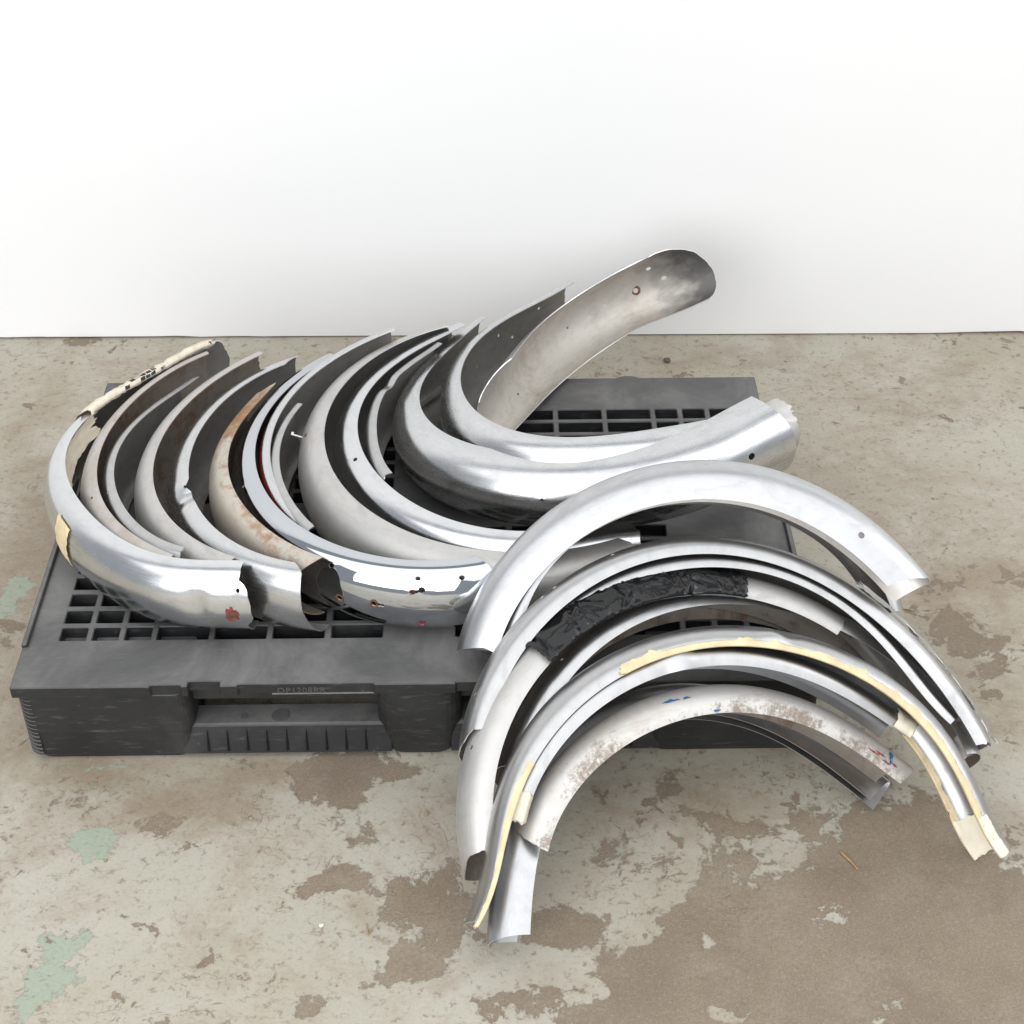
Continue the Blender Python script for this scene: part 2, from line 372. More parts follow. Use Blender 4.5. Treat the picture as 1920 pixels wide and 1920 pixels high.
def wrap_material():
    k = NT('black_plastic_film')
    v = k.coord('Object')
    n = k.noise(v, 40, 4, .5, 1.2)
    k.bump(n, .35, .003)
    k.b.inputs['Specular IOR Level'].default_value = .38
    return k.set(Base_Color=(.010, .010, .0105, 1), Roughness=.13)
M['wrap'] = wrap_material()

def newsprint_material():
    k = NT('printed_newsprint')
    uv = k.coord('UV')
    n = k.noise(uv, 40, 6, .6)
    c = k.ramp(n, [(.3, (.62, .55, .42, 1)), (.7, (.80, .745, .62, 1))])
    br = k.n('ShaderNodeTexBrick'); br.inputs['Scale'].default_value = 62
    br.inputs['Color1'].default_value = (1, 1, 1, 1); br.inputs['Color2'].default_value = (0, 0, 0, 1)
    br.inputs['Mortar'].default_value = (1, 1, 1, 1); br.inputs['Mortar Size'].default_value = .04
    br.inputs['Brick Width'].default_value = .75; br.inputs['Row Height'].default_value = .5
    k.l(uv, br.inputs['Vector'])
    dark = k.math('SUBTRACT', 1.0, k.ramp(br.outputs['Color'], [(.45, 0), (.55, 1)]))
    sx = k.n('ShaderNodeSeparateXYZ'); k.l(uv, sx.inputs[0])
    zone = k.ramp(sx.outputs['X'], [(.10, 0), (.112, 1), (.20, 1), (.212, 0)])
    c = k.mix(k.math('MULTIPLY', dark, zone), c, (.035, .033, .03))
    k.bump(n, .4, .001)
    return k.set(Base_Color=c, Roughness=.75)
M['news'] = newsprint_material()

# ------------------------------------------------------------------ floor and wall
def axis(lo, hi, a, b, step):
    out = []
    x = lo
    while x < a - 1e-6: out.append(x); x += .45
    out += list(np.arange(a, b, step))
    x = b
    while x < hi: out.append(x); x += .45
    out.append(hi)
    return out

def make_floor():
    xs = axis(-4, 5.5, -.7, 2.3, .02)
    ys = axis(-5, 1.30, -.75, 1.25, .02)
    X, Y = np.meshgrid(xs, ys)
    nx, ny = len(xs), len(ys)
    verts = np.stack([X.ravel(), Y.ravel(), np.zeros(nx * ny)], 1)
    faces = [(j * nx + i, j * nx + i + 1, (j + 1) * nx + i + 1, (j + 1) * nx + i) for j in range(ny - 1) for i in range(nx - 1)]
    me = bpy.data.meshes.new('floor')
    me.from_pydata(verts.tolist(), [], faces)
    def field(bl):
        f = np.zeros(nx * ny)
        for x, y, rx, ry, w in bl:
            q = ((verts[:, 0] - x) / rx) ** 2 + ((verts[:, 1] - y) / ry) ** 2
            f = np.maximum(f, w * np.clip(1.25 - .75 * np.sqrt(q), 0, 1))
        return f
    br = field(BROWN) - .9 * field(PAINT)
    gr = field(GREEN)
    at = me.attributes.new('wear', 'FLOAT_COLOR', 'POINT')
    at.data.foreach_set('color', np.stack([br, gr, field(STAIN), np.ones_like(br)], 1).ravel())
    o = link_mesh('floor', me, M['floor'])
    return tag(o, 'worn grey beige painted concrete floor with peeled brown patches', kind='structure')
make_floor()

def make_wall():
    bm = bmesh.new()
    x0, x1 = -4.0, 5.5
    f = lambda x: 1.2067 - .0078 * (x + .32)
    pts = [(x0, f(x0)), (x1, f(x1)), (x1, f(x1) + .12), (x0, f(x0) + .12)]
    rng = np.random.default_rng(4)
    xs = np.r_[[x0], np.arange(-.8, 2.6, .012), [x1]]
    zf = np.convolve(rng.normal(size=len(xs) + 4), np.ones(5) / 5, 'valid') * .0022 + .0055
    fl = [bm.verts.new((x, f(x), max(.001, z))) for x, z in zip(xs, zf)]
    ft = [bm.verts.new((x, f(x), 3.6)) for x in xs]
    for a in range(len(xs) - 1): bm.faces.new((fl[a], fl[a + 1], ft[a + 1], ft[a]))
    bl = [bm.verts.new((x, f(x) + .12, .004)) for x in (x0, x1)]
    bt = [bm.verts.new((x, f(x) + .12, 3.6)) for x in (x0, x1)]
    bm.faces.new((bl[1], bl[0], bt[0], bt[1]))
    bm.faces.new(ft + [bt[1], bt[0]]); bm.faces.new(fl[::-1] + [bl[0], bl[1]])
    bm.faces.new((fl[0], ft[0], bt[0], bl[0])); bm.faces.new((fl[-1], bl[1], bt[1], ft[-1]))
    bmesh.ops.recalc_face_normals(bm, faces=bm.faces)
    o = bm_obj('wall', bm, M['wall'])
    return tag(o, 'plain white painted wall behind the pallet', 'wall')
wall = make_wall()

# ------------------------------------------------------------------ plastic pallet
PW, PD, PH = 1.2, 0.8, 0.16
pal = bpy.data.objects.new('plastic_pallet', None)
COL.objects.link(pal)
pal.location = (0, 0, 0)
tag(pal, 'black plastic pallet with grid deck and fork openings, under all the fenders', 'pallet')

def voxel_mesh(name, xs, ys, levels, solid, mat, parent):
    """levels: z cuts high to low; solid(i, j, k) says whether a cell is filled"""
    nx, ny, nz = len(xs) - 1, len(ys) - 1, len(levels) - 1
    S = np.zeros((nx + 2, ny + 2, nz + 2), bool)
    for i in range(nx):
        for j in range(ny):
            for k in range(nz):
                S[i + 1, j + 1, k + 1] = solid(i, j, k)
    idx, verts, faces = {}, [], []
    def V(i, j, k):
        key = (i, j, k)
        if key not in idx:
            idx[key] = len(verts); verts.append((xs[i], ys[j], levels[k]))
        return idx[key]
    for i in range(nx):
        for j in range(ny):
            for k in range(nz):
                if not S[i + 1, j + 1, k + 1]: continue
                if not S[i, j + 1, k + 1]: faces.append((V(i, j, k), V(i, j, k + 1), V(i, j + 1, k + 1), V(i, j + 1, k)))
                if not S[i + 2, j + 1, k + 1]: faces.append((V(i + 1, j, k), V(i + 1, j + 1, k), V(i + 1, j + 1, k + 1), V(i + 1, j, k + 1)))
                if not S[i + 1, j, k + 1]: faces.append((V(i, j, k), V(i + 1, j, k), V(i + 1, j, k + 1), V(i, j, k + 1)))
                if not S[i + 1, j + 2, k + 1]: faces.append((V(i, j + 1, k), V(i, j + 1, k + 1), V(i + 1, j + 1, k + 1), V(i + 1, j + 1, k)))
                if not S[i + 1, j + 1, k]: faces.append((V(i, j, k), V(i, j + 1, k), V(i + 1, j + 1, k), V(i + 1, j, k)))
                if not S[i + 1, j + 1, k + 2]: faces.append((V(i, j, k + 1), V(i + 1, j, k + 1), V(i + 1, j + 1, k + 1), V(i, j + 1, k + 1)))
    me = bpy.data.meshes.new(name)
    me.from_pydata(verts, [], faces)
    bm = bmesh.new(); bm.from_mesh(me)
    bmesh.ops.recalc_face_normals(bm, faces=bm.faces)
    bm.to_mesh(me); bm.free()
    return link_mesh(name, me, mat, parent)

def make_deck():
    small, longc = .0390, .0775
    L = []
    for a in (.0530, .1021, .1513): L.append((a, a + small, 's'))
    for a in (.2004, .2880, .3760, .4649): L.append((a, a + longc, 'l'))
    cols = L + [(1.1965 - b, 1.1965 - a, t) for a, b, t in L]
    cols.sort()
    rows = [(.1020 + .0391 * k, .1020 + .0391 * k + .0288) for k in range(7)]
    rows += [(.8 - b, .8 - a) for a, b in rows]
    rows.sort()
    fr = [(.2055, .2500), (.3347, .5341), (.6557, .86)]         # shallow cut-backs along the front edge
    nt = (.2609, .3077)
    cx = {0, .0085, PW - .0085, PW, .03, PW - .03}
    for a, b, _ in cols: cx |= {a, b}
    for a, b in fr + [nt]: cx |= {a, b}
    cy = {0, .004, .011, .035, PD - .035, PD, .085, .715}
    for a, b in rows: cy |= {a, b}
    xs, ys = sorted(cx), sorted(cy)
    levels = [PH + .007, PH, PH - .021, PH - .062]
    def hole(x, y):
        for r, (a, b) in enumerate(rows):
            if a < y < b:
                for c, (p, q, t) in enumerate(cols):
                    if p < x < q:
                        if t == 's' and r in (5, 6, 7, 8): return False
                        return True
        return False
    def solid(i, j, k):
        x, y = (xs[i] + xs[i + 1]) / 2, (ys[j] + ys[j + 1]) / 2
        if k == 0: return (x < .0085 or x > PW - .0085) and .085 < y < .715
        if y < .004 and any(a < x < b for a, b in fr): return False
        if y < .011 and nt[0] < x < nt[1] and k == 1: return False
        if k == 2 and not (.03 < x < PW - .03 and .035 < y < PD - .035): return False
        return not hole(x, y)
    o = voxel_mesh('deck', xs, ys, levels, solid, M['plastic'], pal)
    bevelled(o, .0016, 1)
    return o
deck = make_deck()

def rounded_block(name, x0, x1, y0, y1, z0, z1, r, taper, parent):
    """a foot of the pallet: rounded upright corners, slightly smaller at the floor"""
    bm = bmesh.new()
    rings = []
    for z, ins, rr in ((z1, 0, r), (z0 + .062, 0, r), (z0 + .0605, .0012, r), (z0 + .012, taper, r), (z0, taper + .006, r)):
        ring = []
        for cx, cy, a0 in ((x1, y1, 0), (x0, y1, 90), (x0, y0, 180), (x1, y0, 270)):
            sx = -1 if cx == x1 else 1
            sy = -1 if cy == y1 else 1
            for q in range(7):
                a = R_(a0 + q * 15)
                ring.append(bm.verts.new((cx + sx * (rr + ins) + rr * math.cos(a), cy + sy * (rr + ins) + rr * math.sin(a), z)))
        rings.append(ring)
    n = len(rings[0])
    for A, B in zip(rings, rings[1:]):
        for i in range(n): bm.faces.new((A[i], B[i], B[(i + 1) % n], A[(i + 1) % n]))
    bm.faces.new(rings[0]); bm.faces.new(rings[-1][::-1])
    bmesh.ops.recalc_face_normals(bm, faces=bm.faces)
    o = bm_obj(name, bm, M['plastic'], parent, smooth=False)
    return bevelled(o, .002, 2, 25)

bx = [(.003, .258), (.535, .662), (.942, PW - .003)]
by = [(.003, .14), (.33, .47), (.66, PD - .003)]
for ix, (a, b) in enumerate(bx):
    for iy, (c, d) in enumerate(by):
        rounded_block('foot', a, b, c, d, 0.0, PH - .0215, .03 if ix == 1 else .022, .004, pal)
# bottom runners with a sloped front face
def runner(y0, front, xa, xb):
    bm = bmesh.new()
    prof = [(y0 - .001, .0105), (y0 + .010, .0605), (y0 + .014, .0625), (y0 + .056, .0600), (y0 + .056, .0105)]
    if not front: prof = [(2 * y0 + .05 - y, z) for y, z in prof][::-1]
    A = [bm.verts.new((xa, y, z)) for y, z in prof]
    B = [bm.verts.new((xb, y, z)) for y, z in prof]
    for i in range(5):
        j = (i + 1) % 5
        bm.faces.new((A[i], A[j], B[j], B[i]))
    bm.faces.new(A[::-1]); bm.faces.new(B)
    bmesh.ops.recalc_face_normals(bm, faces=bm.faces)
    return bevelled(bm_obj('runner', bm, M['plastic'], pal), .0015, 1)
fronts = []
for xa, xb in ((.235, .555), (.645, .965)):
    fronts.append(runner(.006, True, xa, xb))
    runner(.38, True, xa, xb)
    runner(.744, False, xa, xb)
def rib_mesh():
    bm = bmesh.new()
    P = [(0, .0075, .056), (-.003, .0008, .016), (0, -.0045, .0185), (.003, .0008, .016)]
    v = [bm.verts.new(p) for p in P]
    t = bm.verts.new((0, .0045, .052))
    b = bm.verts.new((0, -.004, .0165))
    bm.faces.new((v[0], v[1], t)); bm.faces.new((v[1], v[2], t)); bm.faces.new((v[2], v[3], t)); bm.faces.new((v[3], v[0], t))
    bm.faces.new((v[1], v[3], v[2]))
    bmesh.ops.recalc_face_normals(bm, faces=bm.faces)
    me = bpy.data.meshes.new('rib'); bm.to_mesh(me); bm.free()
    me.materials.append(M['plastic'])
    return me
ribm = rib_mesh()
for x0, rn in zip((.2755, .6800), fronts):
    for k in range(9):
        o = bpy.data.objects.new('rib', ribm)
        COL.objects.link(o); o.parent = rn
        o.location = (x0 + k * .0300, .006, 0)
# small moulded marks on the runner top
for x, r in ((.331, .006), (.386, .0145)):
    bm = bmesh.new()
    bmesh.ops.create_cone(bm, cap_ends=True, segments=28, radius1=r, radius2=r * .93, depth=.0016)
    if r > .01:
        pass
    o = bm_obj('moulding_mark', bm, M['plastic'], fronts[0]); o.location = (x, .035, .0615)
# serrated grip at the front corners
def grip_mesh(sgn):
    bm = bmesh.new()
    pts = [(sgn * (.0232 * math.cos(R_(180 + q * 15))), .0232 * math.sin(R_(180 + q * 15))) for q in range(7)]
    O, I = [], []
    for x, y in pts:
        O.append((bm.verts.new((x, y, -.0012)), bm.verts.new((x, y, .0012))))
        I.append((bm.verts.new((x * .88, y * .88, -.0022)), bm.verts.new((x * .88, y * .88, .0022))))
    for (a, b), (c, d), (e, f), (g, h) in zip(O, O[1:], I, I[1:]):
        bm.faces.new((a, c, d, b)); bm.faces.new((b, d, h, f)); bm.faces.new((a, e, g, c))
    bmesh.ops.recalc_face_normals(bm, faces=bm.faces)
    me = bpy.data.meshes.new('corner_ridge'); bm.to_mesh(me); bm.free()
    me.materials.append(M['plastic'])
    return me
for cx, sgn in ((.003 + .022, 1), (PW - .003 - .022, -1)):
    gm_ = grip_mesh(sgn)
    for k in range(15):
        o = bpy.data.objects.new('corner_ridge', gm_)
        COL.objects.link(o); o.parent = pal
        o.location = (cx, .025, .018 + k * .0085)
# round lug on the rear edge
for xx in (.83, .965):
    bm = bmesh.new()
    bmesh.ops.create_cone(bm, cap_ends=True, segments=24, radius1=.026, radius2=.024, depth=.014)
    bmesh.ops.scale(bm, vec=(1, .55, 1), verts=bm.verts)
    o = bm_obj('edge_lug', bm, M['plastic'], deck); o.location = (xx, PD, PH - .012)

def text_mesh(name, body, size, depth, mat, parent, loc, rot):
    cu = bpy.data.curves.new(name, 'FONT')
    cu.body = body; cu.size = size; cu.extrude = depth; cu.space_character = 1.12
    tmp = bpy.data.objects.new(name + '_tmp', cu)
    COL.objects.link(tmp)
    dg = bpy.context.evaluated_depsgraph_get()
    me = bpy.data.meshes.new_from_object(tmp.evaluated_get(dg))
    bpy.data.objects.remove(tmp)
    o = link_mesh(name, me, mat, parent)
    o.location, o.rotation_euler = loc, rot
    return o
M['emboss'] = simple('worn_moulded_lettering', (.085, .085, .085), .5, 0, 60, .2, .1)
text_mesh('moulded_lettering', 'QP1208RR', .0145, .0009, M['emboss'], deck, (.391, .0038, PH - .0185), (R_(90), 0, 0))
bm = bmesh.new()
bmesh.ops.create_cube(bm, size=1)
bmesh.ops.scale(bm, vec=(.165, .002, .0014), verts=bm.verts)
o = bm_obj('moulded_line', bm, simple('scuffed_plastic_edge', (.22, .22, .215), .5, 0, 60, .3, .2), deck); o.location = (.466, .0035, PH - .0203)

# ------------------------------------------------------------------ fenders
def smooth_tab(u, tab):
    x, y = (np.array(q, float) for q in zip(*tab))
    g = np.linspace(-.15, 1.15, 400)
    f = np.interp(g, x, y)
    k = np.hanning(61); k /= k.sum()
    f = np.convolve(np.pad(f, 30, 'edge'), k, 'valid')
    return np.interp(u, g, f)

def unit(v): return v / np.maximum(np.linalg.norm(v, axis=-1, keepdims=True), 1e-9)

class Arc:
    """a fender's sheet: an arc of radius r(th) in the plane (c, n); the near rim is s = 0, the far rim s = 1"""
    def __init__(self, c, n, t, k, w=.085, d=.04, ex=1.0, ey=1.0, skew=0.0, lift=0.0, wu=None, du=None, dents=(), crease=0.0, lip=0.0, bend=None):
        self.c, self.n = np.array(c, float), np.array(n, float)
        self.n /= np.linalg.norm(self.n)
        e1 = np.array([1., 0, 0]); e1 -= self.n * (e1 @ self.n); self.e1 = e1 / np.linalg.norm(e1)
        self.e2 = np.cross(self.n, self.e1)
        self.t0, self.t1, self.k = t[0], t[1], np.array(k)
        self.w, self.d, self.ex, self.ey, self.skew, self.lift = w, d, ex, ey, skew, lift
        self.wu, self.du, self.dents, self.crease, self.lip, self.bend = wu, du, dents, crease, lip, bend
        self.L = abs(self.t1 - self.t0) * self.rad(np.array([.5]))[0][0]
        self.S = math.pi * math.sqrt((self.w ** 2 / 4 + self.d ** 2) / 2)
    def rad(self, u):
        x = 2 * u - 1
        xc = np.clip(x, -1, 1)
        P = np.polynomial.polynomial
        r = P.polyval(xc, self.k)
        dk = P.polyder(self.k) if len(self.k) > 1 else np.array([0.])
        dr = P.polyval(xc, dk)
        return r + dr * (x - xc), dr
    def skew_at(self, u):
        if not isinstance(self.skew, (list, tuple)): return self.skew
        a, b = zip(*self.skew)
        c = np.polynomial.polynomial.polyfit(a, b, 3)
        return np.polynomial.polynomial.polyval(np.clip(u, -.1, 1.05), c)
    def at(self, u, s, off=0.0, raw=False):
        u, s = np.broadcast_arrays(np.asarray(u, float), np.asarray(s, float))
        r, dr = self.rad(u)
        th = self.t0 + (self.t1 - self.t0) * u
        e = np.cos(th)[..., None] * self.e1 + np.sin(th)[..., None] * self.e2
        ep = -np.sin(th)[..., None] * self.e1 + np.cos(th)[..., None] * self.e2
        drth = dr / (.5 * (self.t1 - self.t0))
        N = unit(e - (drth / r)[..., None] * ep)
        w = smooth_tab(u, self.wu) if self.wu else self.w
        d = smooth_tab(u, self.du) if self.du else self.d
        a = math.pi * s
        sa, ca = np.sin(a), np.cos(a)
        out = d * np.sign(sa) * np.abs(sa) ** self.ex + self.skew_at(u) * np.clip(s, 0, 1)
        down = w * .5 * (1 - np.sign(ca) * np.abs(ca) ** self.ey)
        if self.crease: out = out + self.crease * np.exp(-((s - .5) / .06) ** 2)
        if self.lip: out = out - self.lip * np.exp(-(s / .05) ** 2)
        nrm = unit(N * (sa * w * .5 + 1e-4)[..., None] + self.n * (ca * d)[..., None])
        dep = np.zeros_like(u)
        for du_, ds_, ru, rs, depth, sharp in self.dents:
            q = np.sqrt(((u - du_) * self.L / ru) ** 2 + ((s - ds_) * self.S / rs) ** 2)
            if sharp: dep = dep + depth * np.clip(1 - q, 0, 1) ** 1.5
            else: dep = dep + depth * np.exp(-q ** 2 * 1.6)
        lift = smooth_tab(u, self.lift) if isinstance(self.lift, (list, tuple)) else self.lift
        if self.bend is not None: out = out + smooth_tab(u, self.bend)
        P = self.c + e * r[..., None] + N * out[..., None] - self.n * (down - lift)[..., None]
        return P + nrm * (off - dep)[..., None] if not raw else (P, nrm)

def grid_mesh(name, P_out, P_in, U, V, mats, parent=None, skip=None, thin_edge=True, holes=()):
    """a sheet with thickness: outer face, inner face and the raw edge between them, from two (ni, nj) grids"""
    ni, nj = P_out.shape[:2]
    no = ni * nj
    verts = np.concatenate([P_out.reshape(-1, 3), P_in.reshape(-1, 3)])
    dead = np.zeros((ni - 1, nj - 1), bool)
    if skip is not None: dead |= skip
    faces, mat, uvs = [], [], []
    I = lambda i, j: i * nj + j
    def uvof(i, j): return (U[i, j], V[i, j])
    for i in range(ni - 1):
        for j in range(nj - 1):
            if dead[i, j]: continue
            q = [(i, j), (i + 1, j), (i + 1, j + 1), (i, j + 1)]
            faces.append([I(*p) for p in q]); mat.append(0); uvs += [uvof(*p) for p in q]
            q = q[::-1]
            faces.append([I(*p) + no for p in q]); mat.append(1); uvs += [uvof(*p) for p in q]
    extra = []
    def strip(p, q):
        b = 2 * no + len(extra)
        extra.extend([verts[I(*p)], verts[I(*q)], verts[I(*q) + no], verts[I(*p) + no]])
        faces.append([b, b + 1, b + 2, b + 3]); mat.append(2); uvs.extend([uvof(*p), uvof(*q), uvof(*q), uvof(*p)])
    A = lambda i, j: 0 <= i < ni - 1 and 0 <= j < nj - 1 and not dead[i, j]
    for i in range(ni - 1):
        for j in range(nj - 1):
            if dead[i, j]: continue
            if not A(i, j - 1): strip((i + 1, j), (i, j))
            if not A(i, j + 1): strip((i, j + 1), (i + 1, j + 1))
            if not A(i - 1, j): strip((i, j), (i, j + 1))
            if not A(i + 1, j): strip((i + 1, j + 1), (i + 1, j))
    allv = np.concatenate([verts, np.array(extra)]) if extra else verts
    me = bpy.data.meshes.new(name)
    me.from_pydata(allv.tolist(), [], faces)
    me.polygons.foreach_set('material_index', mat)
    me.polygons.foreach_set('use_smooth', [m < 2 for m in mat])
    uvl = me.uv_layers.new(name='UVMap')
    uvl.data.foreach_set('uv', np.array(uvs).ravel())
    return link_mesh(name, me, mats, parent)

def grid_normals(P):
    du = np.gradient(P, axis=0); dv = np.gradient(P, axis=1)
    return unit(np.cross(du, dv))

def lookup(tab, s):
    return np.interp(s, *zip(*tab)) if tab else np.zeros_like(s)

def make_fender(arc, mats, label, group, start=(), end=(), ragged=(0, 0), holes=(), thick=.0018, NU=None, NV=26, seed=0, name='fender'):
    NU = NU or int(max(60, arc.L / .0062))
    s1 = np.linspace(0, 1, NV)
    rng = np.random.default_rng(seed + 11)
    so, eo = lookup(start, s1), lookup(end, s1)
    so = so + ragged[0] * rng.normal(size=NV); eo = eo + ragged[1] * rng.normal(size=NV)
    u0, u1 = -so / arc.L, 1 + eo / arc.L
    f = np.linspace(0, 1, NU)[:, None]
    # cuts at the ends only bend the nearest part of the grid
    base = np.repeat(np.linspace(0, 1, NU)[:, None], NV, 1)
    win0 = min(1.0, max(.22, 3 * np.abs(u0).max())); win1 = min(1.0, max(.22, 3 * np.abs(u1 - 1).max()))
    wgt0 = np.clip(1 - base / win0, 0, 1) ** 2; wgt1 = np.clip(1 - (1 - base) / win1, 0, 1) ** 2
    U = base + wgt0 * u0[None, :] + wgt1 * (u1 - 1)[None, :]
    S = np.repeat(s1[None, :], NU, 0)
    skip = np.zeros((NU - 1, NV - 1), bool)
    for hu, hs, r in holes:
        q = ((U - hu) * arc.L) ** 2 + ((S - hs) * arc.S) ** 2
        i, j = np.unravel_index(np.argmin(q), q.shape)
        if not (1 <= i < NU - 1 and 1 <= j < NV - 1): continue
        if skip[i - 1:i + 1, j - 1:j + 1].any(): continue
        skip[i - 1:i + 1, j - 1:j + 1] = True
        for di, dj in ((-1, -1), (-1, 0), (-1, 1), (0, -1), (0, 1), (1, -1), (1, 0), (1, 1)):
            a = math.atan2(dj * 1.0, di * 1.0)
            U[i + di, j + dj] = hu + r * math.cos(a) / arc.L
            S[i + di, j + dj] = hs + r * math.sin(a) / arc.S
    P = arc.at(U, S)
    # wobble of hand-worked sheet
    Nn = grid_normals(P)
    ref = arc.at(U, S, raw=True)[1]
    if (Nn * ref).sum() < 0: Nn = -Nn; flip = True
    else: flip = False
    P_in = P - Nn * thick
    A, B, UU, VV = P, P_in, U * arc.L, S * arc.S
    sk = skip
    if flip: A, B, UU, VV, sk = P[:, ::-1], P_in[:, ::-1], UU[:, ::-1], VV[:, ::-1], skip[:, ::-1]
    o = grid_mesh(name, A, B, UU, VV, mats, skip=sk)
    # origin at the sheet's own place
    c = P.reshape(-1, 3).mean(0); c[2] = P[..., 2].min()
    o.data.transform(Matrix.Translation(-Vector(c))); o.location = c
    tag(o, label, 'fender', group)
    return o

def path_patch(name, arc, u_range, path, mat, parent, NU=60, wr=.002, wscale=60, seed=0, thick=.0004, jag=.004, sag=0.0, crumple=False, NVp=18):
    """tape, paper or film laid over a fender. path: list of (s, offset) going across the sheet (negative offset = inside)"""
    path = np.array(path, float)
    tt = np.linspace(0, 1, NVp)
    seg = np.r_[0, np.cumsum(np.hypot(np.diff(path[:, 0]) * arc.S, np.diff(path[:, 1])))]; seg /= seg[-1]
    s = np.interp(tt, seg, path[:, 0]); off = np.interp(tt, seg, path[:, 1])
    rng = np.random.default_rng(seed)
    u = np.linspace(u_range[0], u_range[1], NU)
    U = np.repeat(u[:, None], NVp, 1); S = np.repeat(s[None, :], NU, 0); O = np.repeat(off[None, :], NU, 0)
    jr = rng.normal(size=NVp) * jag / arc.L
    U[0] += jr; U[-1] += rng.normal(size=NVp) * jag / arc.L
    if jag:
        ed = np.convolve(rng.normal(size=NU + 4), np.ones(5) / 5, 'valid') * jag * 1.6
        S[:, -1] += ed / arc.S * np.sign(s[-1] - s[-2])
        ed = np.convolve(rng.normal(size=NU + 4), np.ones(5) / 5, 'valid') * jag * 1.6
        S[:, 0] += ed / arc.S * np.sign(s[0] - s[1])
    Sc = np.clip(S, 0.0, 1.0)
    P, nr = arc.at(U, Sc, raw=True)
    # dents and pushes of the sheet carry the patch with them
    P = arc.at(U, Sc)
    over = S - Sc
    P = P + nr * O[..., None]
    P = P + arc.n * (over * -arc.S)[..., None] * 0
    W = np.zeros_like(U)
    for i in range(NU if wr else 0):
        for j in range(NVp):
            v = Vector(P[i, j]) * wscale + Vector((seed * 3.1, 0, 0))
            if crumple:
                v = v * .8 + Vector((mnoise.noise(v * .5), mnoise.noise(v * .5 + Vector((9, 0, 0))), 0)) * .9
                ds, _p = mnoise.voronoi(v)
                ds2, _p = mnoise.voronoi(v * 2.1)
                W[i, j] = min(1.0, (ds[1] - ds[0]) * -1.7) + 1.0 - .35 * min(1, (ds2[1] - ds2[0]) * 1.6)
            else:
                a = mnoise.noise(v); b = mnoise.noise(v * 2.3 + Vector((5, 1, 2)))
                W[i, j] = (1 - abs(a) * 2) * .7 + b * .5
    sg = np.where(O < 0, -1., 1.)
    P = P + nr * (W * wr * sg)[..., None]
    if sag: P = P + np.array([0, 0, -1.]) * (sag * (np.sin(np.linspace(0, math.pi, NU)) ** 2)[:, None] * np.linspace(0, 1, NVp)[None, :] ** 2)[..., None]
    Nn = grid_normals(P)
    o = grid_mesh(name, P, P - Nn * thick, U * arc.L, np.repeat((tt * arc.S * .5)[None, :], NU, 0), [mat, mat, mat], None)
    if parent is not None:
        o.parent = parent
        o.matrix_parent_inverse = Matrix.Translation(parent.location).inverted()
    return o

def on_sheet(arc, u, s, off=0.0):
    P, nr = arc.at(np.array([u]), np.array([s]), raw=True)
    P = arc.at(np.array([u]), np.array([s]))
    return Vector(P[0] + nr[0] * off), Vector(nr[0])

def keep_parent(o, parent):
    o.parent = parent
    o.matrix_parent_inverse = Matrix.Translation(parent.location).inverted()
    return o

def washer(name, arc, u, s, r, rin, h, mat, parent, sides=14, off=.0002, jit=0.0, seed=0):
    p, nr = on_sheet(arc, u, s, off)
    bm = bmesh.new()
    rng = random.Random(seed)
    A, B, Cc, D = [], [], [], []
    for q in range(sides):
        a = q / sides * 2 * math.pi
        j = 1 + rng.uniform(-jit, jit)
        A.append(bm.verts.new((r * j * math.cos(a), r * j * math.sin(a), 0)))
        B.append(bm.verts.new((r * j * .93 * math.cos(a), r * j * .93 * math.sin(a), h)))
        Cc.append(bm.verts.new((rin * math.cos(a), rin * math.sin(a), h)))
        D.append(bm.verts.new((rin * math.cos(a), rin * math.sin(a), 0)))
    for q in range(sides):
        k = (q + 1) % sides
        bm.faces.new((A[q], A[k], B[k], B[q])); bm.faces.new((B[q], B[k], Cc[k], Cc[q])); bm.faces.new((Cc[q], Cc[k], D[k], D[q]))
    o = bm_obj(name, bm, mat)
    o.matrix_world = Matrix.Translation(p) @ nr.to_track_quat('Z', 'Y').to_matrix().to_4x4()
    return keep_parent(o, parent)

def patch_disc(name, arc, u, s, ru, rs, mat, parent, off=.0006, seed=0, n=10, jit=.25):
    """a flat irregular flake lying on the sheet"""
    rng = np.random.default_rng(seed)
    a = np.linspace(0, 2 * math.pi, 22, endpoint=False)
    rr = 1 + jit * (rng.random(22) - .5) * 2
    us = [u] + list(u + ru * rr * np.cos(a) / arc.L); ss = [s] + list(s + rs * rr * np.sin(a) / arc.S)
    P = arc.at(np.array(us), np.array(ss), off)
    me = bpy.data.meshes.new(name)
    me.from_pydata(P.tolist(), [], [(0, 1 + i, 1 + (i + 1) % 22) for i in range(22)])
    return keep_parent(link_mesh(name, me, mat), parent)

